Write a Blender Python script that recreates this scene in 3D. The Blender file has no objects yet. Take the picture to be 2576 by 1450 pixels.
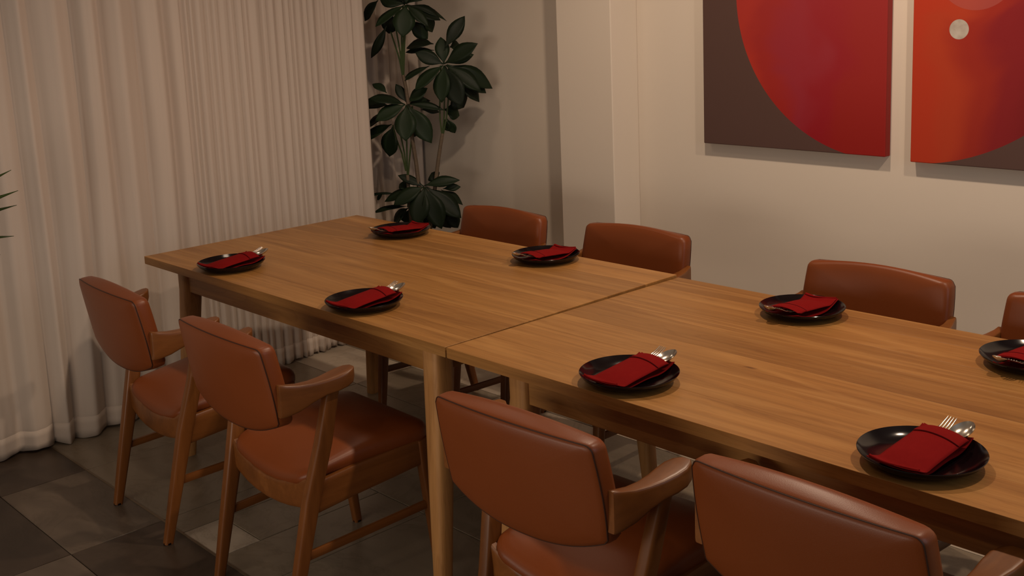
import bpy, bmesh, math, random
from mathutils import Vector, Matrix
from math import pi, sin, cos

C = bpy.context.scene.collection
S = bpy.context.scene
random.seed(7)

# ------------------------------------------------------------------ camera
cam_d = bpy.data.cameras.new('camera')
cam = bpy.data.objects.new('camera', cam_d)
C.objects.link(cam)
_r = Vector((0.689, 0.723, -0.040)); _f = Vector((-0.718, 0.674, -0.173)).normalized()
_r = (_r - _f * _r.dot(_f)).normalized(); _u = _r.cross(_f)
M = Matrix((_r, _u, -_f)).transposed().to_4x4()
M.translation = Vector((3.838, -1.744, 1.612))
cam.matrix_world = M
cam_d.sensor_width = 36.0
cam_d.lens = 2802.5 / 2576 * 36
cam_d.shift_y = -229.7 / 2576
cam_d.clip_start = 0.05
S.camera = cam

# ------------------------------------------------------------------ world, lamps, exposure
w = bpy.data.worlds.new('world'); S.world = w; w.use_nodes = True
bg = w.node_tree.nodes['Background']
bg.inputs[0].default_value = (1.0, 0.90, 0.82, 1); bg.inputs[1].default_value = 0.055
S.view_settings.view_transform = 'Standard'; S.view_settings.look = 'None'
S.view_settings.exposure = 0.0; S.view_settings.gamma = 1.0
S.view_settings.use_curve_mapping = False

def spot(x, y, z, watts, angle=100, blend=.9, col=(1.0, .765, .56), size=.035, aim=None):
    d = bpy.data.lights.new('ceiling_spot', 'SPOT'); d.energy = watts; d.color = col
    d.spot_size = math.radians(angle); d.spot_blend = blend; d.shadow_soft_size = size
    o = bpy.data.objects.new('ceiling_spot', d); C.objects.link(o); o.location = (x, y, z)
    t = Vector(aim) if aim else Vector((x, y, 0))
    o.rotation_euler = (t - o.location).to_track_quat('-Z', 'Y').to_euler()
    return o
# warm downlights in a row over the tables
for sx, sw in ((0.42, 12), (1.80, 80), (3.25, 72)):
    spot(sx, 0.85 if sx > 1 else .42, 2.78, sw, 158, .6, size=.045 if sx > 1 else .14)
# added low fill lamp behind the camera, brightens the chair backs
al = bpy.data.lights.new('chair_back_fill', 'AREA'); al.energy = 23; al.color = (1.0, .84, .68); al.shape = 'RECTANGLE'; al.size = 2.4; al.size_y = .7
ao = bpy.data.objects.new('chair_back_fill', al); C.objects.link(ao); ao.location = (1.9, -2.4, .92); ao.rotation_euler = (math.radians(90), 0, 0)
# cool daylight from a window far to the right
dl = bpy.data.lights.new('daylight', 'AREA'); dl.energy = 11; dl.color = (.78, .87, 1.0); dl.shape = 'RECTANGLE'; dl.size = 1.6; dl.size_y = 1.5
do = bpy.data.objects.new('daylight', dl); C.objects.link(do); do.location = (5.1, .2, 1.75); do.rotation_euler = (0, math.radians(90), 0)
# dimmer row on the camera's side of the room
for sx, sw in ((1.2, 5), (2.8, 9)):
    spot(sx, -1.9, 2.78, sw, 140, .6)

# ------------------------------------------------------------------ helpers
def link(name, me, parent=None, mat=None):
    o = bpy.data.objects.new(name, me); C.objects.link(o)
    if mat is not None and me is not None and not me.materials: me.materials.append(mat)
    if parent is not None: o.parent = parent
    return o
def obj(name, bm, mat, parent=None, smooth=True, bevel=0, angle=40):
    bmesh.ops.recalc_face_normals(bm, faces=bm.faces)
    me = bpy.data.meshes.new(name); bm.to_mesh(me); bm.free()
    if smooth:
        for p in me.polygons: p.use_smooth = True
        if angle < 180:
            try: me.set_sharp_from_angle(angle=math.radians(angle))
            except Exception: pass
    o = link(name, me, parent, mat)
    if bevel:
        b = o.modifiers.new('bevel', 'BEVEL'); b.width = bevel; b.segments = 2; b.limit_method = 'ANGLE'; b.angle_limit = math.radians(50)
    return o
def thing(name, label, cat, loc=(0, 0, 0), rz=0, group=None):
    o = bpy.data.objects.new(name, None); C.objects.link(o); o.location = loc; o.rotation_euler = (0, 0, rz)
    o.empty_display_size = .05
    return tag(o, label, cat, group)
def tag(o, label, cat, group=None):
    o['label'] = label; o['category'] = cat
    if group: o['group'] = group
    return o
def struct(o, label=None):
    o['kind'] = 'structure'
    if label: o['label'] = label
    return o
def copy_tree(o, parent=None):
    c = o.copy(); C.objects.link(c)
    if parent is not None: c.parent = parent
    for ch in list(o.children): copy_tree(ch, c)
    return c
def add_box(bm, x0, x1, y0, y1, z0, z1):
    v = [bm.verts.new((x, y, z)) for z in (z0, z1) for y in (y0, y1) for x in (x0, x1)]
    for f in ((0, 1, 3, 2), (4, 6, 7, 5), (0, 4, 5, 1), (2, 3, 7, 6), (0, 2, 6, 4), (1, 5, 7, 3)):
        bm.faces.new([v[i] for i in f])
    return v
def box(x0, x1, y0, y1, z0, z1):
    bm = bmesh.new(); add_box(bm, x0, x1, y0, y1, z0, z1); return bm
def loft(bm, rings, cap=True, closed=True):
    R = [[bm.verts.new(p) for p in r] for r in rings]
    n = len(R[0])
    for a, b in zip(R, R[1:]):
        for i in range(n if closed else n - 1):
            j = (i + 1) % n
            bm.faces.new((a[i], a[j], b[j], b[i]))
    if cap and closed:
        bm.faces.new(R[0][::-1]); bm.faces.new(R[-1])
    return R
def sect(c, ax, ay, hx, hy, n=12, e=.5):
    """superellipse ring about c in the plane of unit vectors ax, ay"""
    out = []
    for i in range(n):
        t = 2 * pi * (i + .5) / n
        a, b = cos(t), sin(t)
        out.append(c + ax * (hx * math.copysign(abs(a) ** e, a)) + ay * (hy * math.copysign(abs(b) ** e, b)))
    return out
def bar(bm, pts, hs, n=12, e=.5, side=Vector((1, 0, 0))):
    """tapered bar through pts; hs = (half width along side, half depth)"""
    P = [Vector(p) for p in pts]; rings = []
    for i, p in enumerate(P):
        d = (P[min(i + 1, len(P) - 1)] - P[max(i - 1, 0)]).normalized()
        ax = (side - d * side.dot(d)).normalized(); ay = d.cross(ax)
        rings.append(sect(p, ax, ay, hs[i][0], hs[i][1], n, e))
    loft(bm, rings)
def tube(bm, pts, r, n=6):
    P = [Vector(p) for p in pts]; rings = []
    for i, p in enumerate(P):
        d = (P[min(i + 1, len(P) - 1)] - P[max(i - 1, 0)]).normalized()
        s = Vector((1, 0, 0)) if abs(d.x) < .8 else Vector((0, 0, 1))
        ax = (s - d * s.dot(d)).normalized(); ay = d.cross(ax)
        rr = r[i] if isinstance(r, (list, tuple)) else r
        rings.append(sect(p, ax, ay, rr, rr, n, 1))
    loft(bm, rings)
def lathe(bm, prof, n=64):
    rings = [[(r * cos(2 * pi * i / n), r * sin(2 * pi * i / n), z) for i in range(n)] for r, z in prof]
    loft(bm, rings)

# ------------------------------------------------------------------ materials
class NT:
    def __init__(s, name):
        s.m = bpy.data.materials.new(name); s.m.use_nodes = True
        s.t = s.m.node_tree; s.b = s.t.nodes['Principled BSDF']; s.out = s.t.nodes['Material Output']
    def n(s, kind, **kw):
        x = s.t.nodes.new(kind)
        for k, v in kw.items():
            if k.startswith('i_'):
                key = k[2:]; key = int(key) if key.isdigit() else key
                x.inputs[key].default_value = v
            else: setattr(x, k, v)
        return x
    def l(s, a, b): s.t.links.new(a, b)
    def base(s, col=None, rough=.5, spec=.5, metal=0):
        if col: s.b.inputs['Base Color'].default_value = (*col, 1)
        s.b.inputs['Roughness'].default_value = rough; s.b.inputs['Specular IOR Level'].default_value = spec
        s.b.inputs['Metallic'].default_value = metal
    def ramp(s, fac, stops, interp='LINEAR'):
        r = s.n('ShaderNodeValToRGB'); e = r.color_ramp.elements; r.color_ramp.interpolation = interp
        while len(e) < len(stops): e.new(.5)
        for k, (p, c) in zip(e, stops): k.position = p; k.color = (*c, 1)
        s.l(fac, r.inputs[0]); return r.outputs[0]
    def coords(s, scale=(1, 1, 1), rand=0, out='Object'):
        tc = s.n('ShaderNodeTexCoord'); mp = s.n('ShaderNodeMapping'); mp.inputs['Scale'].default_value = scale
        v = tc.outputs[out]
        if rand:
            oi = s.n('ShaderNodeObjectInfo'); cx = s.n('ShaderNodeVectorMath', operation='SCALE')
            cb = s.n('ShaderNodeCombineXYZ'); mu = s.n('ShaderNodeMath', operation='MULTIPLY', i_1=rand)
            s.l(oi.outputs['Random'], mu.inputs[0]); s.l(mu.outputs[0], cb.inputs[0]); s.l(mu.outputs[0], cb.inputs[2])
            ad = s.n('ShaderNodeVectorMath', operation='ADD'); s.l(v, ad.inputs[0]); s.l(cb.outputs[0], ad.inputs[1]); v = ad.outputs[0]
        s.l(v, mp.inputs['Vector']); return mp.outputs[0]
    def noise(s, vec, scale, detail=4, rough=.55, dist=0):
        n = s.n('ShaderNodeTexNoise', i_Scale=scale, i_Detail=detail, i_Roughness=rough, i_Distortion=dist)
        s.l(vec, n.inputs['Vector']); return n.outputs['Fac']
    def mix(s, fac, a, b, mode='MIX'):
        m = s.n('ShaderNodeMix', data_type='RGBA', blend_type=mode)
        for i, v in ((0, fac), (6, a), (7, b)):
            if isinstance(v, (int, float)): m.inputs[i].default_value = v
            elif isinstance(v, tuple): m.inputs[i].default_value = (*v, 1)
            else: s.l(v, m.inputs[i])
        return m.outputs[2]
    def math(s, op, a, b=0, clamp=False):
        m = s.n('ShaderNodeMath', operation=op, use_clamp=clamp)
        for i, v in ((0, a), (1, b)):
            if isinstance(v, (int, float)): m.inputs[i].default_value = v
            else: s.l(v, m.inputs[i])
        return m.outputs[0]
    def color(s, c): s.l(c, s.b.inputs['Base Color'])
    def bump(s, h, strength=.2, dist=.002):
        b = s.n('ShaderNodeBump', i_Strength=strength, i_Distance=dist); s.l(h, b.inputs['Height']); s.l(b.outputs[0], s.b.inputs['Normal'])

def wood(name, dark, mid, light, rough=.42, spec=.4, axis='x', rand=9., knots=True, grain=1.):
    t = NT(name); t.base(rough=rough, spec=spec)
    st = {'x': (.55, 7, 7), 'y': (7, .55, 7), 'z': (7, 7, .55)}[axis]
    v = t.coords(st, rand)
    big = t.noise(v, 1.6, 5, .55, .8)
    c = t.ramp(big, [(.30, dark), (.46, mid), (.56, mid), (.70, light)])
    fs = {'x': (1.6, 70, 70), 'y': (70, 1.6, 70), 'z': (70, 70, 1.6)}[axis]
    fine = t.noise(t.coords(fs, rand), 1.0, 5, .6)
    f = t.ramp(fine, [(.3, (.62 , .60, .57)), (.6, (1, 1, 1))])
    c = t.mix(.55 * grain, c, f, 'MULTIPLY')
    # darker flame lines
    w2 = t.noise(t.coords(tuple(a * 1.9 for a in st), rand + 3), 1.3, 3, .5, 1.6)
    ln = t.ramp(w2, [(.44, (1, 1, 1)), (.485, (.72, .66, .58)), (.5, (1, 1, 1)), (.60, (1, 1, 1)), (.625, (.78, .72, .64)), (.65, (1, 1, 1))])
    c = t.mix(.48 * grain, c, ln, 'MULTIPLY')
    if knots:
        ks = {'x': (1.15, 3.4, 3.4), 'y': (3.4, 1.15, 3.4), 'z': (3.4, 3.4, 1.15)}[axis]
        vo = t.n('ShaderNodeTexVoronoi', i_Scale=2.1); t.l(t.coords(ks, rand), vo.inputs['Vector'])
        dd = t.math('ADD', vo.outputs['Distance'], t.math('MULTIPLY', t.noise(v, 9, 2), .05))
        k = t.ramp(dd, [(.045, (.30, .24, .20)), (.085, (1, 1, 1))])
        sep = t.n('ShaderNodeSeparateColor'); t.l(vo.outputs['Color'], sep.inputs[0])
        sel = t.math('GREATER_THAN', sep.outputs[0], .78)
        c = t.mix(t.math('MULTIPLY', sel, .8), c, k, 'MULTIPLY')
    oi = t.n('ShaderNodeObjectInfo')
    tone = t.ramp(oi.outputs['Random'], [(0, (.74, .70, .66)), (.35, (1, .96, .9)), (.7, (.88, .84, .80)), (1, (1.0, .98, .90))])
    c = t.mix(.9, c, tone, 'MULTIPLY')
    sap = t.noise(t.coords(tuple(a * .9 for a in st), rand + 5), 1.1, 2, .4, .5)
    c = t.mix(t.math('MULTIPLY', t.ramp(sap, [(.56, (0, 0, 0)), (.60, (1, 1, 1)), (.63, (0, 0, 0))]), .34 * grain), c, tuple(min(1, q * 1.15) for q in light))
    t.color(c); t.bump(fine, .06, .001)
    return t.m

M_oak = wood('oiled_oak', (.285, .130, .034), (.375, .182, .051), (.45, .236, .075))
M_oak_leg = wood('oiled_oak_upright', (.34, .165, .055), (.46, .235, .085), (.55, .30, .12), axis='z', knots=False)
M_walnut = wood('red_brown_chair_wood', (.130, .044, .010), (.185, .064, .015), (.24, .088, .022), rough=.36, axis='z', rand=4, knots=False, grain=.55)
M_walnut_y = wood('red_brown_chair_wood_rail', (.130, .044, .010), (.185, .064, .015), (.24, .088, .022), rough=.36, axis='y', rand=4, knots=False, grain=.55)

def leather(name, a, b, rough=.40):
    t = NT(name); t.base(rough=rough, spec=.34)
    v = t.coords((1, 1, 1), 3)
    c = t.mix(t.noise(v, 4, 3), a, b); t.color(c)
    vo = t.n('ShaderNodeTexVoronoi', i_Scale=520.); t.l(v, vo.inputs['Vector'])
    t.bump(vo.outputs['Distance'], .10, .0006)
    return t.m
M_leather = leather('tan_leather', (.155, .036, .0075), (.195, .047, .010))
M_piping = leather('dark_leather_seam', (.03, .010, .004), (.045, .014, .006), .5)

t = NT('black_lacquer'); t.base((.005, .0022, .003), .13, .32); M_black = t.m
t = NT('polished_steel'); t.base((.62, .58, .52), .20, .5, 1.0); M_steel = t.m
t = NT('red_napkin_cloth'); t.base(rough=.9, spec=.06)
v = t.coords(); t.color(t.mix(t.noise(v, 60, 3), (.165, .0045, .005), (.20, .0065, .006)))
wv = t.noise(v, 900, 2); t.bump(wv, .25, .0006); M_napkin = t.m
t = NT('dark_red_hem'); t.base((.10, .004, .006), .9, .1); M_hemline = t.m

t = NT('cream_plaster'); t.base(rough=.82, spec=.2)
v = t.coords(); t.color(t.mix(t.noise(v, 1.2, 3), (.66, .585, .50), (.70, .62, .53)))
t.bump(t.noise(v, 60, 4), .05, .002); M_wall = t.m
t = NT('white_ceiling_paint'); t.base((.6, .56, .5), .9, .1); M_ceil = t.m

def cloth(name, a, b, trans=.22):
    t = NT(name); t.base(rough=.92, spec=.1)
    v = t.coords(); c = t.mix(t.noise(t.coords((1, 9, .35)), 4, 4), a, b); t.color(c)
    t.bump(t.noise(t.coords((400, 400, 260)), 1, 2), .12, .0008)
    t.b.inputs['Sheen Weight'].default_value = .1
    tr = t.n('ShaderNodeBsdfTranslucent'); t.l(c, tr.inputs[0])
    ms = t.n('ShaderNodeMixShader', i_0=trans)
    t.l(t.b.outputs[0], ms.inputs[1]); t.l(tr.outputs[0], ms.inputs[2]); t.l(ms.outputs[0], t.out.inputs[0])
    return t.m
M_curtain = cloth('cream_linen', (.67, .57, .49), (.73, .63, .55))

def stone(name, a, b, rough=.36):
    t = NT(name); t.base(rough=rough, spec=.4)
    v = t.coords((1.6, 4.5, 1), 17)
    n1 = t.noise(v, 1.3, 6, .6, 1.4); c = t.ramp(n1, [(.3, a), (.7, b)])
    vein = t.noise(t.coords((1, 1, 1), 11), 2.2, 6, .65, 2.2)
    ve = t.ramp(vein, [(.47, (1, 1, 1)), (.5, (.78, .76, .72)), (.53, (1, 1, 1))])
    t.color(t.mix(.7, c, ve, 'MULTIPLY'))
    t.bump(t.noise(v, 9, 5), .04, .002)
    return t.m
M_tile_dark = stone('dark_stone_tile', (.040, .027, .019), (.060, .042, .030))
M_tile_light = stone('light_stone_tile', (.095, .072, .053), (.13, .10, .075))
M_tile_mid = stone('grey_brown_stone_tile', (.175, .140, .100), (.235, .190, .138), .30)
M_tile_pale = stone('pale_stone_tile', (.36, .30, .235), (.45, .38, .30))
t = NT('tile_grout'); t.base((.045, .035, .027), .9, .1); M_grout = t.m
t = NT('brass_edge_strip'); t.base((.20, .15, .10), .35, .5, .6); M_strip = t.m

def leafmat(name, a, b, rough=.42):
    t = NT(name); t.base(rough=rough, spec=.2)
    oi = t.n('ShaderNodeObjectInfo'); t.color(t.mix(oi.outputs['Random'], a, b))
    return t.m
M_leaf = leafmat('dark_green_leaf', (.007, .012, .006), (.013, .026, .010), .5)
M_leaf2 = leafmat('green_blade_leaf', (.016, .024, .008), (.045, .075, .016))
M_stem = leafmat('green_stem', (.03, .05, .016), (.045, .065, .02))
t = NT('ringed_bark'); t.base(rough=.8, spec=.2)
t.color(t.mix(t.noise(t.coords((8, 8, 90)), 1, 3), (.085, .062, .042), (.17, .125, .085))); M_bark = t.m
t = NT('grey_planter'); t.base((.09, .085, .08), .6, .3); M_pot = t.m
t = NT('potting_soil'); t.base((.02, .014, .01), .95, .1); M_soil = t.m

def art(name, cx, cz, R, stops, disc=None, x0=0., x1=1.):
    """painted canvas: a red disc on taupe, colour running along x and z of the canvas"""
    t = NT(name); t.base(rough=.55, spec=.25)
    tc = t.n('ShaderNodeTexCoord'); sx = t.n('ShaderNodeSeparateXYZ'); t.l(tc.outputs['Object'], sx.inputs[0])
    X, Z = sx.outputs[0], sx.outputs[2]
    def dist(ax, az):
        dx = t.math('SUBTRACT', X, ax); dz = t.math('SUBTRACT', Z, az)
        return t.math('SQRT', t.math('ADD', t.math('MULTIPLY', dx, dx), t.math('MULTIPLY', dz, dz)))
    inside = t.math('LESS_THAN', dist(cx, cz), R)
    v = t.coords((1, 1, 1)); wob = t.noise(v, 1.9, 3, .5, .9)
    u = t.n('ShaderNodeMapRange'); t.l(X, u.inputs[0]); u.inputs[1].default_value = x0; u.inputs[2].default_value = x1
    fac = t.math('ADD', u.outputs[0], t.math('MULTIPLY', t.math('SUBTRACT', wob, .5), .95))
    red = t.ramp(fac, stops, 'EASE')
    hz = t.n('ShaderNodeMapRange'); t.l(Z, hz.inputs[0]); hz.inputs[1].default_value = 1.05; hz.inputs[2].default_value = 1.7
    return t, red, inside, X, Z, dist, hz.outputs[0]

# ---- measured lists: curtain folds, leaf base / tip / width, stems
GROOVES = [-0.377, -0.271, -0.188, -0.042, 0.102, 0.233, 0.371, 0.466, 0.491, 0.518, 0.574, 0.604, 0.644, 0.691, 0.727, 0.771, 0.799, 0.86, 0.906, 0.958, 0.991, 1.029, 1.056, 1.102, 1.132, 1.176, 1.228, 1.254, 1.283, 1.32, 1.342, 1.403]
LEAVES = [
  ((-0.4, 1.588, 1.615), (-0.462, 1.449, 1.527), 0.047),
  ((-0.382, 1.578, 1.614), (-0.333, 1.513, 1.481), 0.079),
  ((-0.384, 1.582, 1.614), (-0.265, 1.615, 1.531), 0.041),
  ((-0.395, 1.594, 1.615), (-0.285, 1.71, 1.542), 0.057),
  ((-0.411, 1.607, 1.616), (-0.284, 1.755, 1.557), 0.045),
  ((-0.421, 1.607, 1.617), (-0.515, 1.525, 1.664), 0.064),
  ((-0.397, 1.591, 1.618), (-0.373, 1.617, 1.749), 0.068),
  ((-0.558, 1.551, 1.642), (-0.625, 1.494, 1.556), 0.058),
  ((-0.473, 1.53, 1.524), (-0.535, 1.474, 1.361), 0.034),
  ((-0.415, 1.623, 1.542), (-0.37, 1.693, 1.447), 0.053),
  ((-0.466, 1.559, 1.577), (-0.492, 1.548, 1.478), 0.061),
  ((-0.366, 1.675, 1.558), (-0.344, 1.721, 1.484), 0.046),
  ((-0.415, 1.603, 1.618), (-0.454, 1.575, 1.75), 0.064),
  ((-0.407, 1.601, 1.618), (-0.325, 1.698, 1.705), 0.057),
  ((-0.276, 1.72, 1.404), (-0.212, 1.788, 1.554), 0.053),
  ((-0.281, 1.715, 1.329), (-0.136, 1.796, 1.424), 0.061),
  ((-0.305, 1.74, 1.329), (-0.221, 1.852, 1.37), 0.042),
  ((-0.34, 1.703, 1.424), (-0.443, 1.616, 1.442), 0.065),
  ((-0.367, 1.728, 1.392), (-0.471, 1.63, 1.394), 0.031),
  ((-0.284, 1.712, 1.327), (-0.357, 1.605, 1.392), 0.053),
  ((-0.293, 1.722, 1.326), (-0.304, 1.72, 1.457), 0.053),
  ((-0.33, 1.663, 1.322), (-0.423, 1.563, 1.261), 0.034),
  ((-0.277, 1.702, 1.322), (-0.34, 1.565, 1.229), 0.057),
  ((-0.269, 1.701, 1.321), (-0.236, 1.631, 1.166), 0.065),
  ((-0.267, 1.703, 1.321), (-0.166, 1.706, 1.134), 0.080),
  ((-0.278, 1.718, 1.322), (-0.126, 1.806, 1.208), 0.061),
  ((-0.274, 1.722, 1.324), (-0.12, 1.886, 1.222), 0.069),
  ((-0.256, 1.772, 1.278), (-0.168, 1.879, 1.183), 0.061),
  ((-0.251, 1.767, 1.249), (-0.177, 1.854, 1.152), 0.069),
  ((-0.303, 1.771, 1.405), (-0.267, 1.817, 1.414), 0.054),
  ((-0.304, 1.769, 1.181), (-0.267, 1.817, 1.11), 0.077),
  ((-0.317, 1.728, 1.107), (-0.273, 1.796, 1.084), 0.066),
  ((-0.303, 1.733, 1.062), (-0.289, 1.764, 0.982), 0.035),
  ((-0.311, 1.724, 1.059), (-0.31, 1.742, 0.997), 0.031),
  ((-0.417, 1.57, 1.142), (-0.506, 1.431, 1.199), 0.057),
  ((-0.548, 1.562, 1.193), (-0.596, 1.525, 1.253), 0.039),
  ((-0.532, 1.553, 1.134), (-0.627, 1.463, 1.152), 0.078),
  ((-0.407, 1.563, 1.142), (-0.471, 1.425, 1.087), 0.057),
  ((-0.527, 1.558, 1.096), (-0.622, 1.469, 1.052), 0.051),
  ((-0.398, 1.561, 1.141), (-0.345, 1.501, 0.981), 0.080),
  ((-0.409, 1.578, 1.139), (-0.299, 1.623, 0.96), 0.073),
  ((-0.423, 1.584, 1.148), (-0.46, 1.554, 1.242), 0.035),
  ((-0.421, 1.586, 1.148), (-0.359, 1.661, 1.219), 0.050),
  ((-0.435, 1.602, 1.141), (-0.374, 1.689, 1.164), 0.046),
  ((-0.409, 1.578, 1.142), (-0.264, 1.675, 1.133), 0.031),
  ((-0.493, 1.54, 1.045), (-0.606, 1.442, 0.978), 0.050),
  ((-0.478, 1.536, 1.039), (-0.514, 1.511, 0.885), 0.073),
  ((-0.388, 1.642, 1.11), (-0.336, 1.714, 1.113), 0.042),
  ((-0.409, 1.609, 1.031), (-0.414, 1.616, 0.977), 0.042),
  ((-0.369, 1.621, 0.738), (-0.453, 1.531, 0.803), 0.035),
  ((-0.37, 1.62, 0.741), (-0.235, 1.72, 0.782), 0.043),
  ((-0.351, 1.692, 0.756), (-0.383, 1.679, 0.797), 0.051),
  ((-0.324, 1.7, 0.718), (-0.27, 1.77, 0.727), 0.029),
  ((-0.36, 1.611, 0.739), (-0.419, 1.466, 0.681), 0.058),
  ((-0.387, 1.623, 0.735), (-0.524, 1.485, 0.675), 0.047),
  ((-0.448, 1.588, 0.729), (-0.491, 1.564, 0.756), 0.047),
  ((-0.502, 1.559, 0.696), (-0.619, 1.442, 0.71), 0.014),
  ((-0.537, 1.493, 0.706), (-0.572, 1.478, 0.671), 0.020),
  ((-0.354, 1.608, 0.737), (-0.325, 1.521, 0.575), 0.077),
  ((-0.352, 1.61, 0.737), (-0.243, 1.609, 0.554), 0.081),
  ((-0.362, 1.628, 0.735), (-0.226, 1.73, 0.583), 0.074),
  ((-0.331, 1.693, 0.714), (-0.26, 1.781, 0.643), 0.039),
  ((-0.335, 1.678, 0.641), (-0.305, 1.719, 0.51), 0.066),
  ((-0.315, 1.709, 0.612), (-0.285, 1.754, 0.516), 0.051),
  ((-0.46, 1.576, 0.636), (-0.589, 1.46, 0.626), 0.029),
  ((-0.453, 1.583, 0.629), (-0.534, 1.518, 0.555), 0.059),
  ((-0.444, 1.582, 0.626), (-0.464, 1.578, 0.543), 0.063),
  ((-0.382, 1.628, 0.634), (-0.358, 1.662, 0.515), 0.055),
]
STEMS = [
   [(-0.407, 1.595, 1.61), (-0.417, 1.584, 1.487), (-0.422, 1.579, 1.393), (-0.427, 1.574, 1.279)] ,
   [(-0.402, 1.601, 1.61), (-0.412, 1.59, 1.487), (-0.418, 1.583, 1.393), (-0.425, 1.576, 1.279)] ,
   [(-0.414, 1.588, 1.61), (-0.424, 1.578, 1.487), (-0.427, 1.574, 1.393), (-0.428, 1.573, 1.28)] ,
   [(-0.459, 1.54, 1.49), (-0.447, 1.553, 1.423), (-0.435, 1.565, 1.356), (-0.429, 1.572, 1.283)] ,
   [(-0.442, 1.558, 1.507), (-0.435, 1.565, 1.432), (-0.431, 1.57, 1.375), (-0.428, 1.572, 1.299)] ,
   [(-0.288, 1.722, 1.319), (-0.293, 1.716, 1.195), (-0.299, 1.711, 1.08), (-0.307, 1.701, 0.988)] ,
   [(-0.275, 1.736, 1.318), (-0.279, 1.732, 1.194), (-0.289, 1.72, 1.079), (-0.305, 1.704, 0.987)] ,
   [(-0.301, 1.708, 1.32), (-0.312, 1.697, 1.119), (-0.313, 1.696, 1.062), (-0.309, 1.7, 0.988)] ,
   [(-0.423, 1.578, 1.134), (-0.427, 1.574, 0.972), (-0.429, 1.572, 0.894), (-0.431, 1.569, 0.786)] ,
   [(-0.47, 1.528, 1.044), (-0.461, 1.538, 0.974), (-0.445, 1.554, 0.904), (-0.436, 1.565, 0.816)] ,
   [(-0.452, 1.547, 1.07), (-0.446, 1.554, 0.992), (-0.437, 1.563, 0.904), (-0.433, 1.568, 0.816)] ,
   [(-0.402, 1.6, 1.132), (-0.411, 1.591, 0.971), (-0.419, 1.582, 0.893), (-0.428, 1.572, 0.796)] ,
   [(-0.379, 1.625, 0.734), (-0.382, 1.621, 0.674), (-0.385, 1.618, 0.595), (-0.39, 1.614, 0.516)] ,
   [(-0.436, 1.564, 0.636), (-0.433, 1.568, 0.678), (-0.419, 1.582, 0.716), (-0.406, 1.597, 0.725)] ,
]
TRUNKS = [
   [(-0.426, 1.574, 1.283), (-0.42, 1.582, 1.218), (-0.412, 1.59, 1.087), (-0.408, 1.594, 0.97), (-0.4, 1.603, 0.853), (-0.395, 1.608, 0.735), (-0.397, 1.605, 0.556), (-0.401, 1.602, 0.396)] ,
   [(-0.307, 1.702, 0.993), (-0.314, 1.694, 0.945), (-0.325, 1.683, 0.868), (-0.334, 1.673, 0.79), (-0.348, 1.658, 0.672), (-0.363, 1.642, 0.554), (-0.377, 1.628, 0.394)] ,
   [(-0.431, 1.57, 0.796), (-0.43, 1.571, 0.717), (-0.427, 1.574, 0.558), (-0.425, 1.576, 0.397)] ,
]

def finish_art(t, red, inside, bgcol, disc=None, dist=None):
    c = t.mix(inside, bgcol, red)
    if disc:
        dx, dz, dr, dc = disc
        c = t.mix(t.math('LESS_THAN', dist(dx, dz), dr), c, dc)
    wv = t.noise(t.coords((1, 1, 1)), 500, 2); t.color(c); t.bump(wv, .08, .0006)
    return t.m
TAUPE = (.092, .050, .042)
t, red, ins, X, Z, dist, hz = art('painting_left_canvas', 1.846, 1.611, .6225,
    [(.06, (.44, .030, .012)), (.22, (.34, .018, .012)), (.42, (.30, .020, .034)), (.62, (.29, .008, .016)), (.85, (.30, .014, .010))], x0=1.22, x1=1.86)
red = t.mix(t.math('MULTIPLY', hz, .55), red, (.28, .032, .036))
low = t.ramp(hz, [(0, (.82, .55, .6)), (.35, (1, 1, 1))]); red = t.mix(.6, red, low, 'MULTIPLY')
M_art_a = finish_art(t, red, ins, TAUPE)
t, red, ins, X, Z, dist, hz = art('painting_right_canvas', 1.9446, 1.729, .7412,
    [(.0, (.42, .034, .010)), (.18, (.40, .040, .012)), (.36, (.30, .020, .010)), (.52, (.22, .010, .013)), (.85, (.15, .005, .008))], x0=1.955, x1=2.62)
pt = t.noise(t.coords((1, 1, 1)), 30, 3)
pearl = t.ramp(pt, [(.3, (.36, .30, .26)), (.7, (.50, .46, .40))])
red = t.mix(t.math('LESS_THAN', dist(2.18, 1.66), .14), red, t.mix(.5, red, (.36, .09, .08)))
M_art_b = finish_art(t, red, ins, TAUPE, (2.124, 1.4575, .0335, pearl), dist)

# ------------------------------------------------------------------ the room
X0, X1, Y0, Y1, H = -.98, 5.2, -3.2, 2.00, 2.85
fl = struct(obj('floor', box(X0, X1, Y0, Y1 + .02, -.06, -.004), M_grout, None, False), 'stone tiled floor, dark and light tiles laid chequerwise, paler under the tables')
TX, TY, OX, OY = .60, .30, -.03, -.885
tile_cache = {}
def tile(x0, x1, y0, y1, mat):
    key = (round(x1 - x0, 3), round(y1 - y0, 3), mat.name)
    if key not in tile_cache:
        bm = bmesh.new(); a, b = (x1 - x0) / 2 - .0012, (y1 - y0) / 2 - .0012; c = .0022
        lo = [(-a, -b), (a, -b), (a, b), (-a, b)]; hi = [(-a + c, -b + c), (a - c, -b + c), (a - c, b - c), (-a + c, b - c)]
        loft(bm, [[(x, y, -.004) for x, y in lo], [(x, y, -.0012) for x, y in lo], [(x, y, 0) for x, y in hi]])
        bmesh.ops.recalc_face_normals(bm, faces=bm.faces)
        me = bpy.data.meshes.new('tile'); bm.to_mesh(me); bm.free(); me.materials.append(mat); tile_cache[key] = me
    o = link('tile', tile_cache[key], fl); o.location = ((x0 + x1) / 2, (y0 + y1) / 2, 0)
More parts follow.
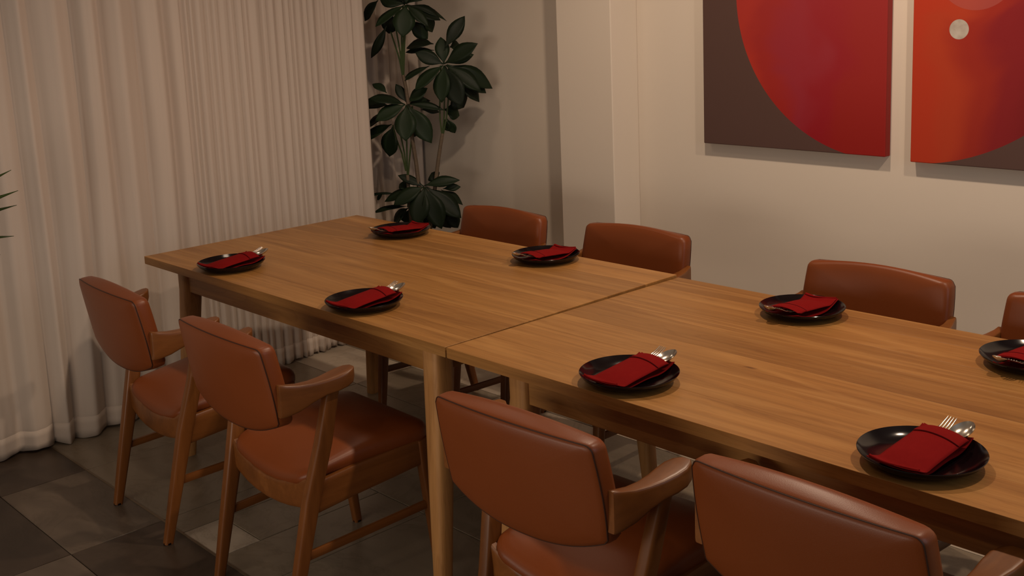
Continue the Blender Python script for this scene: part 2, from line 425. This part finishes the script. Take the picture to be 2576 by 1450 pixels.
for i in range(-2, 9):
    for j in range(-5, 10):
        x0 = max(X0, OX + i * TX); x1 = min(X1, OX + (i + 1) * TX); y0 = OY + j * TY; y1 = y0 + TY
        if x1 - x0 < .02: continue
        y1 = min(y1, Y1)
        if 2 <= j <= 5:                # larger slabs beyond the strip
            if j % 2: continue
            y1 = y0 + 2 * TY
        if j <= 1: m = M_tile_light if (i + j) % 2 else M_tile_dark
        else: m = M_tile_mid
        if j >= 6: m = M_tile_pale if (i + j) % 2 else M_tile_mid
        if j == 2 and i == 1:          # the small pale tile beside the second chair's leg, cut into the edge row
            tile(x0, .70, y0, y1, M_tile_mid); tile(.70, .93, y0, y0 + .145, M_tile_pale)
            tile(.70, .93, y0 + .145, y1, M_tile_mid); tile(.93, x1, y0, y1, M_tile_mid); continue
        tile(x0, x1, y0, y1, m)
strip = struct(obj('trim_1', box(X0 + .3, 1.4, -.2885, -.2815, -.004, .0016), M_strip, None, False), 'thin metal strip where the floor tiling changes')

wb = struct(obj('wall_back', box(X0 - .12, X1, Y1, Y1 + .12, -.06, H), M_wall, None, False), 'cream plastered wall behind the tables, carrying two red paintings')
pil = struct(obj('trim_2', box(.362, .681, 1.829, Y1, 0, H), M_wall, None, False, .004), 'cream plastered pilaster projecting from the back wall')
wl = struct(obj('wall_left', box(X0 - .12, X0, Y0, Y1, -.06, H), M_wall, None, False), 'cream wall behind the curtains')
ce = struct(obj('ceiling', box(X0 - .12, X1, Y0, Y1 + .12, H, H + .1), M_ceil, None, False))

# ------------------------------------------------------------------ paintings
def painting(x0, x1, z0, z1, mat, label):
    y1 = Y1 - .0005; y0 = 1.962
    bm = bmesh.new(); add_box(bm, x0, x1, y0, y1, z0, z1)
    o = obj('painting', bm, mat, None, False, .003)
    return tag(o, label, 'painting', 'pair of red disc canvases')
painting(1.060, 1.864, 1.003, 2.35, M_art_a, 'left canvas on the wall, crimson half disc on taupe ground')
painting(1.960, 2.764, .993, 2.34, M_art_b, 'right canvas on the wall, orange and dark red half disc with small pale dot')

# ------------------------------------------------------------------ curtains
def lerp(x, xs, ys):
    if x <= xs[0]: return ys[0]
    for a, b, c, d in zip(xs, xs[1:], ys, ys[1:]):
        if x <= b: return c + (d - c) * (x - a) / (b - a)
    return ys[-1]
def curtain(label, grooves, xs_y, xs_x, z0, z1, amp, hem=True, seed=1, end_turn=0):
    rnd = random.Random(seed)
    ds = []                                           # (groove index, t)
    for i in range(len(grooves) - 1):
        k = 14 if grooves[i + 1] - grooves[i] > .07 else 9
        ds += [(i, j / k) for j in range(k)]
    ds.append((len(grooves) - 2, 1.0))
    A = [min(.050, amp * (b - a)) * rnd.uniform(.7, 1.25) for a, b in zip(grooves, grooves[1:])]
    skew = [rnd.uniform(-.16, .16) for _ in grooves]
    ph = [rnd.uniform(0, 6.28) for _ in grooves]
    def pt(i, t, z, off=0):
        a, b = grooves[i], grooves[i + 1]; sp = b - a
        wob0 = .10 * sp * sin(z * 1.7 + ph[i]) if i > 0 else 0
        wob1 = .10 * sp * sin(z * 1.7 + ph[i + 1]) if i + 1 < len(grooves) - 1 else 0
        y = a + wob0 + (sp + wob1 - wob0) * t
        tt = min(1, max(0, t + skew[i] * t * (1 - t) * 2))
        d = A[i] * (abs(sin(pi * tt)) ** (.72 if sp < .08 else 1.05)) * (1 + .18 * sin(z * 2.1 + ph[i] * 2))
        sub = .10 * A[i] * sin(2 * pi * tt * 2 + ph[i]) * sin(pi * tt)
        flare = .0 * max(0, 1 - z / .5)
        return (lerp(y, xs_y, xs_x) - .6 * A[i] + d + sub + off + flare * abs(sin(pi * tt)), y, z)
    def sheet(za, zb, nz, off):
        bm = bmesh.new(); rows = []
        for k in range(nz + 1):
            z = za + (zb - za) * k / nz
            rows.append([bm.verts.new(pt(i, t, z + (.006 * sin(i * 2.1 + 4 * t) if k == 0 and off >= 0 and za < .1 else 0), off)) for i, t in ds])
        for r, q in zip(rows, rows[1:]):
            for j in range(len(ds) - 1): bm.faces.new((r[j], r[j + 1], q[j + 1], q[j]))
        return bm
    o = obj('curtain', sheet(z0, z1, 30, 0), M_curtain, None, True, 0, 180)
    sm = o.modifiers.new('thickness', 'SOLIDIFY'); sm.thickness = .003; sm.offset = -1
    tag(o, label, 'curtain')
    if hem:
        h = obj('hem', sheet(z0 + .001, z0 + .080, 3, .0009), M_curtain, o, True, 0, 180)
        sm = h.modifiers.new('thickness', 'SOLIDIFY'); sm.thickness = .0007; sm.offset = -1
    return o
G1 = [-1.65, -1.50, -1.38, -1.22, -1.08, -.93, -.80, -.66, -.53] + GROOVES
curtain('long cream pleated curtain along the left side, behind the end of the table', G1,
        [-1.65, -.44, -.1, .1, .4, .88, 1.2, 1.33, 1.41], [-.37, -.35, -.335, -.36, -.42, -.50, -.54, -.49, -.47], .008, 2.80, .42, seed=3)
G2 = [1.22 + .062 * k + .012 * sin(k * 2.3) for k in range(13)]
G2[-1] = 1.985
curtain('narrow cream curtain in the corner, hanging behind the tall plant', G2, [1.2, 2.0], [-.80, -.80], .008, 2.80, .42, hem=False, seed=9)

# ------------------------------------------------------------------ tables
def table(label, x0, x1, ys, legs, drop=0.):
    """planked top from x0 to x1; ys are the plank joints; legs = (top x, top y, foot x, foot y)"""
    T = thing('dining_table', label, 'table', ((x0 + x1) / 2, .476, 0)); cx, cy = (x0 + x1) / 2, .476
    def dz(y): return -drop * max(0, y) / .952
    for k, (a, b) in enumerate(zip(ys, ys[1:])):
        bm = bmesh.new(); L = (x1 - x0) / 2; e = .0010
        rings = []
        for x, s in ((-L, 1), (-L + e, 0), (L - e, 0), (L, 1)):
            q = e * s; ya, yb = a - cy, b - cy
            za, zb = dz(a), dz(b)
            rings.append([(x, ya + q, .717 + za + q), (x, yb - q, .717 + zb + q), (x, yb, .717 + zb + e + q), (x, yb, .7445 + zb - q),
                          (x, yb - .0006 - q, .745 + zb - q), (x, ya + .0006 + q, .745 + za - q), (x, ya, .7445 + za - q), (x, ya, .717 + za + e + q)])
        loft(bm, rings)
        obj('plank', bm, M_oak, T, False)
    xa, xb = legs[0][0], legs[1][0]
    for y, n in ((.062, 0), (.890, 0)):
        obj('apron', box(xa - cx - .02, xb - cx + .02, y - cy - .011, y - cy + .011, .636, .7165 - drop * (y > .5)), M_oak, T, False, .002)
    for x in (xa, xb):
        obj('apron', box(x - cx - .011, x - cx + .011, .074 - cy, .878 - cy, .636, .7165 - drop), M_oak, T, False, .002)
    for tx, ty, fx, fy in legs:
        bm = bmesh.new()
        bar(bm, [(tx - cx, ty - cy, .7165 - drop * (ty > .5)), (tx - cx, ty - cy, .636), (tx + (fx - tx) * .45 - cx, ty + (fy - ty) * .45 - cy, .34), (fx - cx, fy - cy, 0)],
            [(.036, .034), (.036, .034), (.030, .029), (.021, .021)], 16, .55)
        obj('leg', bm, M_oak_leg, T, True, 0, 50)
    return T
table('oiled oak plank dining table at the curtain end, left of the table joint', 0, 1.706, [0, .128, .285, .462, .627, .800, .952],
      [(.195, .072, .13, .04), (1.585, .072, 1.625, .015), (.195, .880, .115, .895), (1.585, .880, 1.635, .895)])
table('oiled oak plank dining table nearest the camera, right of the table joint', 1.712, 3.42, [0, .142, .287, .424, .560, .690, .828, .952],
      [(1.925, .072, 1.825, .03), (3.22, .072, 3.30, .03), (1.925, .880, 1.84, .91), (3.22, .880, 3.30, .91)], .0075)

# ------------------------------------------------------------------ chairs
def cush_out(hw_b, hw_f, y0, y1, r=.045, n=32):
    """rounded trapezoid outline, counter-clockwise, as (x, y)"""
    cor = [(-hw_b, y0), (hw_b, y0), (hw_f, y1), (-hw_f, y1)]; out = []
    ang = [pi, 1.5 * pi, 0, .5 * pi]
    for (x, y), a0, sx, sy in zip(cor, ang, (1, -1, -1, 1), (1, 1, -1, -1)):
        for k in range(n // 4):
            a = a0 + (pi / 2) * k / (n // 4 - 1); out.append((x + sx * r + r * cos(a), y + sy * r + r * sin(a)))
    fine = []
    for (xa, ya), (xb, yb) in zip(out, out[1:] + out[:1]):      # points along the straight edges too
        m = max(1, int(math.hypot(xb - xa, yb - ya) / .022))
        fine += [(xa + (xb - xa) * k / m, ya + (yb - ya) * k / m) for k in range(m)]
    return fine
def dish(x, y):
    """how far the rear half of the seat dips in the middle"""
    return .046 * max(0, 1 - (x / .205) ** 2) * max(0, min(1, (-y - .06) / .21)) ** 1.3
def seat_mesh():
    bm = bmesh.new(); o = cush_out(.200, .222, -.268, .150, .05); cy = -.055; rings = []
    for s, z in ((.55, .390), (.93, .390), (.985, .396), (1.0, .408), (1.0, .420), (.985, .433), (.95, .443), (.88, .450), (.70, .456), (.45, .459), (.2, .460)):
        rr = []
        for x, y in o:
            X, Y = x * s, cy + (y - cy) * s; tt = max(0, min(1, (-Y - .04) / .22)); rr.append((X, Y, .390 + (z - .390) * (1 - .38 * tt) - dish(X, Y)))
        rings.append(rr)
    loft(bm, rings); return bm
BW = .225
def back_outline(n=14):
    """outline of the backrest in its own plane: flat top, sides, sagging lower edge; (x, z)"""
    P = []; r = .016; zt = .787; zb = .572
    for k in range(n): P.append((-BW + r + 2 * (BW - r) * k / (n - 1), zt))
    for k in range(1, 5): a = pi / 2 * (1 - k / 4); P.append((BW - r + r * cos(a), zt - r + r * sin(a)))
    for k in range(1, 7): P.append((BW + .007 * sin(pi * k / 7), zt - r - (zt - r - zb - .012) * k / 6))
    for k in range(1, 4): a = -pi / 2 * k / 3 * .75; P.append((BW - .012 + .012 * cos(a), zb + .012 + .012 * sin(a)))
    for k in range(1, 18):
        u = 1 - 2 * k / 18; xx = (BW - .010) * u; P.append((xx, .530 + .042 * abs(u) ** 2.4))
    for k in range(2, -1, -1): a = -pi / 2 * k / 3 * .75; P.append((-(BW - .012 + .012 * cos(a)), zb + .012 + .012 * sin(a)))
    for k in range(1, 7): P.append((-(BW + .007 * sin(pi * k / 7)), zb + .012 + (zt - r - zb - .012) * k / 6))
    for k in range(1, 4): a = pi / 2 * k / 4; P.append((-(BW - r + r * cos(a)), zt - r + r * sin(a)))
    return P
def back_pos(x, z, d):
    u = (x / BW) ** 2; f = max(0, (z - .60) / .187)
    crown = (.002 + .38 * max(0, d)) * (1 - u) * f          # the front edge of the top is more arched than the seam behind
    y = -.403 - .174 * (z - .787) + .019 * u + d
    return (x, y, z + crown)
def back_mesh():
    bm = bmesh.new(); P = back_outline(); cz = .665; rings = []
    for s, d in ((.25, -.006), (.55, -.005), (.80, -.003), (.93, .000), (.975, .003), (.992, .008), (1.0, .014), (1.0, .034), (.988, .044), (.955, .051), (.90, .055), (.75, .059), (.5, .062), (.25, .063)):
        rings.append([back_pos(x * s, cz + (z - cz) * s, d) for x, z in P])
    loft(bm, rings); return bm
def piping_mesh(d=.0050, r=.0015, s=.986):
    bm = bmesh.new(); P = back_outline(); cz = .665
    pts = [Vector(back_pos(x * s, cz + (z - cz) * s, d)) for x, z in P]; n = len(pts); rings = []
    for i, q in enumerate(pts):
        dd = (pts[(i + 1) % n] - pts[i - 1]).normalized(); ax = Vector((0, 1, 0)); ax = (ax - dd * ax.dot(dd)).normalized(); ay = dd.cross(ax)
        rings.append(sect(q, ax, ay, r, r, 6, 1))
    loft(bm, rings + [rings[0]], cap=False); bmesh.ops.remove_doubles(bm, verts=bm.verts, dist=1e-6); return bm
def arm_mesh(s):
    bm = bmesh.new(); rings = []
    #        y      x centre half-width  z top   z bottom
    for y, xc, hw, zt, zb in ((-.346, .235, .009, .690, .604), (-.342, .236, .011, .691, .603), (-.325, .238, .012, .686, .604), (-.295, .243, .015, .681, .612), (-.258, .247, .019, .679, .628),
                              (-.225, .251, .024, .681, .640), (-.195, .254, .029, .686, .644), (-.170, .257, .030, .691, .650), (-.152, .260, .024, .695, .657), (-.142, .263, .012, .697, .668)):
        c = Vector((s * xc, y, (zt + zb) / 2)); rings.append(sect(c, Vector((1, 0, 0)), Vector((0, 0, 1)), hw, (zt - zb) / 2, 20, .24))
    loft(bm, rings); return bm
def rear_leg_mesh(s):
    bm = bmesh.new()
    bar(bm, [(s * .198, -.340, 0), (s * .203, -.300, .17), (s * .208, -.258, .345), (s * .226, -.220, .50), (s * .248, -.196, .655)],
        [(.0125, .0135), (.0150, .0185), (.0165, .0230), (.0165, .0220), (.0150, .0190)], 16, .42)
    return bm
def front_leg_mesh(s):
    bm = bmesh.new()
    bar(bm, [(s * .210, .148, 0), (s * .212, .130, .17), (s * .213, .112, .34), (s * .213, .106, .408)], [(.0125, .0125), (.015, .016), (.0165, .0195), (.0165, .0195)], 16, .42)
    return bm
def make_chair():
    T = thing('dining_chair', '', 'chair')
    obj('seat', seat_mesh(), M_leather, T, True, 0, 180)
    b = obj('backrest', back_mesh(), M_leather, T, True, 0, 180)
    obj('piping', piping_mesh(), M_piping, b)
    for s in (-1, 1):
        obj('armrest', arm_mesh(s), M_walnut_y, T, True, 0, 50)
        for mk, px, py in ((rear_leg_mesh, .198, -.340), (front_leg_mesh, .210, .148)):
            l = obj('leg', mk(s), M_walnut, T, True, 0, 50)
            bm = bmesh.new(); tube(bm, [(s * px, py, -.0), (s * px, py, .006)], .0138, 10); obj('foot_pad', bm, M_black, l)
        bm = bmesh.new()
        loft(bm, [sect(Vector((s * x, y, (a + b_) / 2)), Vector((1, 0, 0)), Vector((0, 0, 1)), .0105, (b_ - a) / 2, 12, .3) for x, y, a, b_ in
                  ((.208, -.245, .305, .390), (.211, -.12, .318, .402), (.213, 0, .327, .407), (.213, .105, .335, .410))])
        obj('side_rail', bm, M_walnut_y, T, True, 0, 50)
        bm = bmesh.new(); bar(bm, [(s * .204, -.292, .192), (s * .208, -.08, .200), (s * .211, .127, .208)], [(.0075, .0125)] * 3, 10, .55); obj('stretcher', bm, M_walnut_y, T, True, 0, 50)
    bm = bmesh.new()
    loft(bm, [sect(Vector((x, -.250 - .014 * (1 - (x / .2) ** 2), .362 - .9 * dish(x, -.25))), Vector((0, 1, 0)), Vector((0, 0, 1)), .0105, .042 - .010 * (1 - (x / .2) ** 2), 12, .3) for x in
              (-.205, -.16, -.11, -.06, 0, .06, .11, .16, .205)])
    obj('rear_rail', bm, M_walnut_y, T, True, 0, 50)
    obj('front_rail', box(-.2, .2, .098, .118, .335, .392), M_walnut_y, T, False, .003)
    return T
chair0 = make_chair()
CH = [  # x, y, turn, label, group
    (.551, .0, -.045, 'tan leather chair on the near side, first in its row, beside the long curtain', 'chairs on the near side'),
    (1.255, -.012, -.023, 'tan leather chair on the near side, second from the curtain, seat and armrest fully seen', 'chairs on the near side'),
    (2.262, .070, .024, 'tan leather chair on the near side, third from the curtain, right of the table joint', 'chairs on the near side'),
    (2.896, .150, -.025, 'tan leather chair nearest the camera, its back cut off by the bottom edge', 'chairs on the near side'),
    (.631, .862, pi + .007, 'tan leather chair on the wall side, beside the tall plant in the corner', 'chairs on the wall side'),
    (1.302, .894, pi + .032, 'tan leather chair on the wall side, in front of the pilaster, at the table joint', 'chairs on the wall side'),
    (2.248, .861, pi + .012, 'tan leather chair on the wall side, below the gap between the two paintings', 'chairs on the wall side'),
    (2.85, .845, pi - .02, 'tan leather chair on the wall side, cut off by the right edge', 'chairs on the wall side')]
for k, (x, y, rz, lb, g) in enumerate(CH):
    c = chair0 if k == 0 else copy_tree(chair0)
    c.location = (x, y, 0); c.rotation_euler = (0, 0, rz); c['label'] = lb; c['group'] = g

# ------------------------------------------------------------------ place settings
TT = .745
def plate_obj():
    bm = bmesh.new()
    lathe(bm, [(.0002, .0045), (.045, .0045), (.075, .0055), (.093, .0100), (.106, .0185), (.1125, .0245), (.1142, .0258), (.1150, .0250), (.1145, .0235),
               (.108, .0150), (.095, .0065), (.080, .0030), (.066, .0022), (.064, 0), (.058, 0), (.056, .0018), (.0002, .0018)], 72)
    return obj('plate', bm, M_black, None, True, 0, 55)
NW = .0495
def low(x, y):                      # where a cloth lies on the plate
    r = math.hypot(x, y)
    return .0075 + .0195 * max(0, min(1.15, (r - .062) / .052)) ** 1.5
def napkin_obj():
    N = thing('napkin', '', 'napkin')
    nx, ny = 15, 25; Ya, Yb = -.100, .090
    def back(x, y): return low(x, y) * .9 + .004 + .0022 * sin(y * 40 + x * 20)
    def front(x, y):
        t = (y - Ya) / (Yb - Ya); arch = (1 - (abs(x) / NW) ** 2.2)
        h = .006 + .0150 * min(1, max(0, t) / .35) * arch + .004 * min(1, t * 3)
        ctr = .0115 + .0145 * max(0, min(1, t * 1.1)) - .010 * max(0, t - .86)
        return max(back(x, y) + .0035 + .004 * t, ctr + h * .55)
    def sheet(fn, ya, yb, w, th, tilt=0, sh=0):
        bm = bmesh.new(); rows = []
        for j in range(ny + 1):
            y = ya + (yb - ya) * j / ny
            rows.append([bm.verts.new((x, y + tilt * x, fn(x, y + tilt * x))) for x in [sh + w * (-1 + 2 * i / nx) for i in range(nx + 1)]])
        for r, q in zip(rows, rows[1:]):
            for i in range(nx): bm.faces.new((r[i], r[i + 1], q[i + 1], q[i]))
        o_ = bm; return o_
    a = obj('back_layer', sheet(back, Ya, Yb + .018, NW - .0005, .002, 0, -.0035), M_napkin, N, True, 0, 180)
    b = obj('pocket_layer', sheet(front, Ya, Yb - .004, NW, .002, -.06), M_napkin, N, True, 0, 180)
    c = obj('folded_edge', sheet(lambda x, y: front(x, y) + .0016, Yb - .038, Yb - .002, NW + .0006, .0018, -.16), M_napkin, N, True, 0, 180)
    for o, th in ((a, .0018), (b, .0016), (c, .0016)):
        sm = o.modifiers.new('thickness', 'SOLIDIFY'); sm.thickness = th; sm.offset = 1
    # bottom fold: a rolled edge that closes the pocket
    bm = bmesh.new(); pts = [(x, Ya + .002 + .003 * sin(x * 60), (back(x, Ya) + front(x, Ya)) / 2 + .001) for x in [NW * .96 * (-1 + k / 6) for k in range(13)]]
    tube(bm, pts, [.0026] * 13, 8); obj('bottom_fold', bm, M_napkin, N, True, 0, 60)
    bm = bmesh.new(); ln = []
    for k in range(17):
        x = NW * .985 * (-1 + k / 8); y = Yb - .0385 - .16 * x; ln.append((x, y, front(x, y) + .0022))
    tube(bm, ln, .0007, 5); obj('fold_line', bm, M_hemline, N)
    return N
def spoon_obj():
    T = thing('spoon', '', 'spoon')
    bm = bmesh.new(); rings = []; a, b = .0285, .0205; nr, na = 6, 28
    # bowl along +y, centre at origin; open side up
    def shape(ang): 
        w = 1 - .12 * sin(ang); return (b * cos(ang) * w, a * sin(ang))
    top = []; 
    for k in range(nr, -1, -1):
        s = max(.02, k / nr); rings.append([(shape(2 * pi * i / na)[0] * s, shape(2 * pi * i / na)[1] * s, -.0095 * (1 - s ** 2.4) + .0008) for i in range(na)])
    under = [[(x, y, z - .0013) for x, y, z in r] for r in rings][::-1]
    loft(bm, under + rings)
    bmesh.ops.rotate(bm, verts=bm.verts, cent=(0, -.030, 0), matrix=Matrix.Rotation(.20, 3, 'X'))
    obj('bowl', bm, M_steel, T, True, 0, 80)
    bm = bmesh.new()
    P = [(0, -.030, -.001, .0050), (0, -.042, .001, .0030), (0, -.07, .001, .0026), (0, -.12, -.004, .0040), (0, -.150, -.008, .0058), (0, -.158, -.009, .0030)]
    loft(bm, [sect(Vector((x, y, z)), Vector((1, 0, 0)), Vector((0, 0, 1)), hw, .0011, 10, .7) for x, y, z, hw in P])
    obj('handle', bm, M_steel, T, True, 0, 60)
    return T
def fork_obj():
    T = thing('fork', '', 'fork')
    for k in range(4):
        x = -.0093 + k * .0062; bm = bmesh.new()
        loft(bm, [sect(Vector((x * f, y, z)), Vector((1, 0, 0)), Vector((0, 0, 1)), hw, .0010, 8, .7) for y, z, hw, f in
                  ((-.006, -.003, .0024, 1.0), (.010, -.0035, .0019, 1.04), (.026, -.001, .0017, 1.04), (.040, .0035, .0014, .98), (.047, .0065, .0006, .95))])
        obj('tine', bm, M_steel, T, True, 0, 60)
    bm = bmesh.new()
    P = [(.0, -.002, -.0031, .0118), (0, -.010, -.0025, .0122), (0, -.022, -.001, .0090), (0, -.032, .0005, .0038), (0, -.06, .001, .0026), (0, -.11, -.004, .0040), (0, -.140, -.008, .0058), (0, -.147, -.009, .0030)]
    loft(bm, [sect(Vector((x, y, z)), Vector((1, 0, 0)), Vector((0, 0, 1)), hw, .0011, 12, .6) for x, y, z, hw in P])
    obj('handle', bm, M_steel, T, True, 0, 60)
    return T
plate0, nap0, spoon0, fork0 = plate_obj(), napkin_obj(), spoon_obj(), fork_obj()
SET = [  # x, y, side, turn, where
    (.441, .108, 1, .06, 'near side, first from the curtain'), (1.218, .103, 1, .03, 'near side, left of the table joint'),
    (2.235, .105, 1, .0, 'near side, right of the table joint'), (2.932, .112, 1, -.03, 'near side, nearest the camera'),
    (.482, .814, -1, .04, 'wall side, in front of the tall plant'), (1.235, .845, -1, .05, 'wall side, before the chair by the pilaster'),
    (2.234, .827, -1, .02, 'wall side, middle of the right table'), (2.862, .790, -1, .0, 'wall side, cut off by the right edge')]
for k, (x, y, sd, rz, wh) in enumerate(SET):
    z = TT - (.0075 * y / .952 if x > 1.71 else 0) + (.0003 if x < 1.71 else .0012)
    R = rz if sd > 0 else pi + rz
    def put(o0, first, dx, dy, dz_, rx, rzz, lab, cat, grp):
        o = o0 if first else copy_tree(o0)
        c, s = cos(R), sin(R)
        o.location = (x + c * dx - s * dy, y + s * dx + c * dy, z + dz_); o.rotation_euler = (rx, 0, R + rzz)
        tag(o, lab, cat, grp); return o
    put(plate0, k == 0, 0, 0, 0, 0, 0, 'glossy black round plate, ' + wh, 'plate', 'black plates on the tables')
    put(nap0, k == 0, 0, 0, 0, 0, 0, 'red pocket napkin on the plate, ' + wh, 'napkin', 'red napkins on the plates')
    put(spoon0, k == 0, .026, .106, .0335, .10, -.16, 'steel spoon in the napkin, ' + wh, 'spoon', 'spoons in the napkins')
    put(fork0, k == 0, -.012, .086, .0345, .15, -.10, 'steel fork in the napkin, ' + wh, 'fork', 'forks in the napkins')

# ------------------------------------------------------------------ plants
def leaf_mesh(name, wid, curl, nseg=9, prof=None):
    """unit leaf along +x (length 1), half width wid, folded at the midrib, drooping by curl; normal +z"""
    bm = bmesh.new(); rows = []
    prof = prof or [.05, .16, .46, .74, .93, 1.0, .95, .76, .44, .02]
    for k in range(nseg + 1):
        t = k / nseg; hw = wid * prof[k]; z = -curl * t * t; x = t
        f = .14 * hw; bow = .05 * hw * sin(t * 9)
        if hw < 1e-5: hw = wid * .03
        rows.append([(x, -hw, z + f + bow), (x, -hw * .5, z + f * .62), (x, 0, z), (x, hw * .5, z + f * .62), (x, hw, z + f - bow)])
    low_ = [[(x, y, z - .006) for x, y, z in r] for r in rows]
    T_ = [[bm.verts.new(p) for p in r] for r in rows]; B_ = [[bm.verts.new(p) for p in r] for r in low_]
    for a, b in zip(T_, T_[1:]):
        for i in range(4): bm.faces.new((a[i], a[i + 1], b[i + 1], b[i]))
    for a, b in zip(B_, B_[1:]):
        for i in range(4): bm.faces.new((a[i], b[i], b[i + 1], a[i + 1]))
    for i in (0, 4):
        for k in range(nseg): bm.faces.new((T_[k][i], T_[k + 1][i], B_[k + 1][i], B_[k][i]) if i == 4 else (T_[k][i], B_[k][i], B_[k + 1][i], T_[k + 1][i]))
    for k in (0, nseg):
        for i in range(4): bm.faces.new((T_[k][i], B_[k][i], B_[k][i + 1], T_[k][i + 1]))
    bmesh.ops.recalc_face_normals(bm, faces=bm.faces)
    me = bpy.data.meshes.new(name); bm.to_mesh(me); bm.free()
    for p in me.polygons: p.use_smooth = True
    return me
def place_leaf(me, mat, parent, a, b, width, up, roll=0):
    a, b = Vector(a), Vector(b); L = (b - a).length; x = (b - a) / L
    y = up.cross(x); y = y.normalized() if y.length > 1e-3 else Vector((1, 0, 0)); z = x.cross(y)
    o = link('leaf', me, parent)
    if not me.materials: me.materials.append(mat)
    R = Matrix((x, y, z)).transposed().to_4x4() @ Matrix.Rotation(roll, 4, 'X')
    o.matrix_basis = Matrix.Translation(a) @ R @ Matrix.Diagonal((L, width, L * .7 if L > width * 2 else width * 1.4, 1))
    return o
def pot(parent, x, y, r, h):
    bm = bmesh.new(); lathe(bm, [(.0005, 0), (r * .74, 0), (r * .78, .01), (r * .97, h - .03), (r, h - .028), (r, h), (r * .93, h), (r * .90, h - .05), (.0005, h - .05)], 40)
    bmesh.ops.translate(bm, verts=bm.verts, vec=(x, y, 0)); p_ = obj('pot', bm, M_pot, parent, True, 0, 40)
    bm = bmesh.new(); lathe(bm, [(.0005, h - .06), (r * .895, h - .06), (r * .895, h - .042), (r * .4, h - .034), (.0005, h - .032)], 24)
    bmesh.ops.translate(bm, verts=bm.verts, vec=(x, y, 0)); obj('soil', bm, M_soil, parent)
PX, PY = -.40, 1.60
P1 = thing('potted_plant', 'tall dark green umbrella plant in four leafy tiers, in the corner by the curtain', 'plant', (PX, PY, 0))
off = Vector((PX, PY, 0))
pot(P1, 0, 0, .17, .34)
LM = [leaf_mesh('leaf', .5, c) for c in (.10, .22, .34)]
for m_ in LM: m_.materials.append(M_leaf)
view = Vector((.72, -.67, .25)).normalized()
rl = random.Random(5)
for k, (a, b, wd) in enumerate(LEAVES):
    a, b = Vector(a) - off, Vector(b) - off
    up = (view * .85 + Vector((0, 0, 1)) * .5 + Vector((rl.uniform(-.3, .3), rl.uniform(-.3, .3), rl.uniform(-.2, .2)))).normalized()
    up = (up + Vector((0, 0, 0))).normalized()
    if abs((b - a).normalized().z) > .75: up = (view + Vector((rl.uniform(-.25, .25), rl.uniform(-.25, .25), .1))).normalized()
    place_leaf(LM[k % 3], M_leaf, P1, a, b, wd * 1.36, up, rl.uniform(-.25, .25))
for s_ in STEMS:
    bm = bmesh.new(); tube(bm, [Vector(q) - off for q in s_], .0042, 6); obj('petiole', bm, M_stem, P1)
for s_ in TRUNKS:
    pts = [Vector(q) - off for q in s_]; e = pts[-1]; pts = pts + [Vector((e.x * .5, e.y * .5, .31))]
    n = len(pts); bm = bmesh.new(); tube(bm, pts, [.0085 + .0035 * i / n for i in range(n)], 9); obj('trunk', bm, M_bark, P1)

# plant beside the camera's left edge: only its leaf tips reach the picture
QX, QY = .18, -1.02
P2 = thing('potted_plant', 'bladed green plant at the left edge of the picture, only leaf tips showing', 'plant', (QX, QY, 0))
pot(P2, 0, 0, .15, .30)
LB = leaf_mesh('leaf', .5, .12, 7, [.25, .62, .9, 1.0, .92, .7, .38, .0]); LB.materials.append(M_leaf2)
bm = bmesh.new(); tube(bm, [(0, 0, .25), (.01, .01, .5), (0, .02, .78)], [.013, .011, .009], 9); obj('trunk', bm, M_bark, P2)
tips = [(.308, -.55, 1.18), (.352, -.55, 1.121), (.334, -.55, 1.074), (.295, -.55, .972), (.173, -.55, .897)]
for k, tp in enumerate(tips):
    e = Vector(tp) - Vector((QX, QY, 0)); st = Vector((.0, .03, .78 + .012 * k)); mid = st + (e - st) * .42 + Vector((0, 0, .05))
    place_leaf(LB, M_leaf2, P2, mid, e, .036, Vector((.2, -.1, 1)).normalized(), .3)
    bm = bmesh.new(); tube(bm, [st, st + (mid - st) * .5 + Vector((0, 0, .015)), mid + (e - mid) * .03], .003, 5); obj('petiole', bm, M_stem, P2)
for k in range(9):
    an = 2.2 + k * .52; st = Vector((0, .02, .76)); rr = .34 + .05 * sin(k * 3)
    e = Vector((rr * cos(an), rr * sin(an), .86 + .16 * sin(k * 2.1))); mid = st + (e - st) * .42 + Vector((0, 0, .06))
    place_leaf(LB, M_leaf2, P2, mid, e, .036, Vector((0, 0, 1)), 0)
    bm = bmesh.new(); tube(bm, [st, st + (mid - st) * .5 + Vector((0, 0, .02)), mid + (e - mid) * .03], .003, 5); obj('petiole', bm, M_stem, P2)
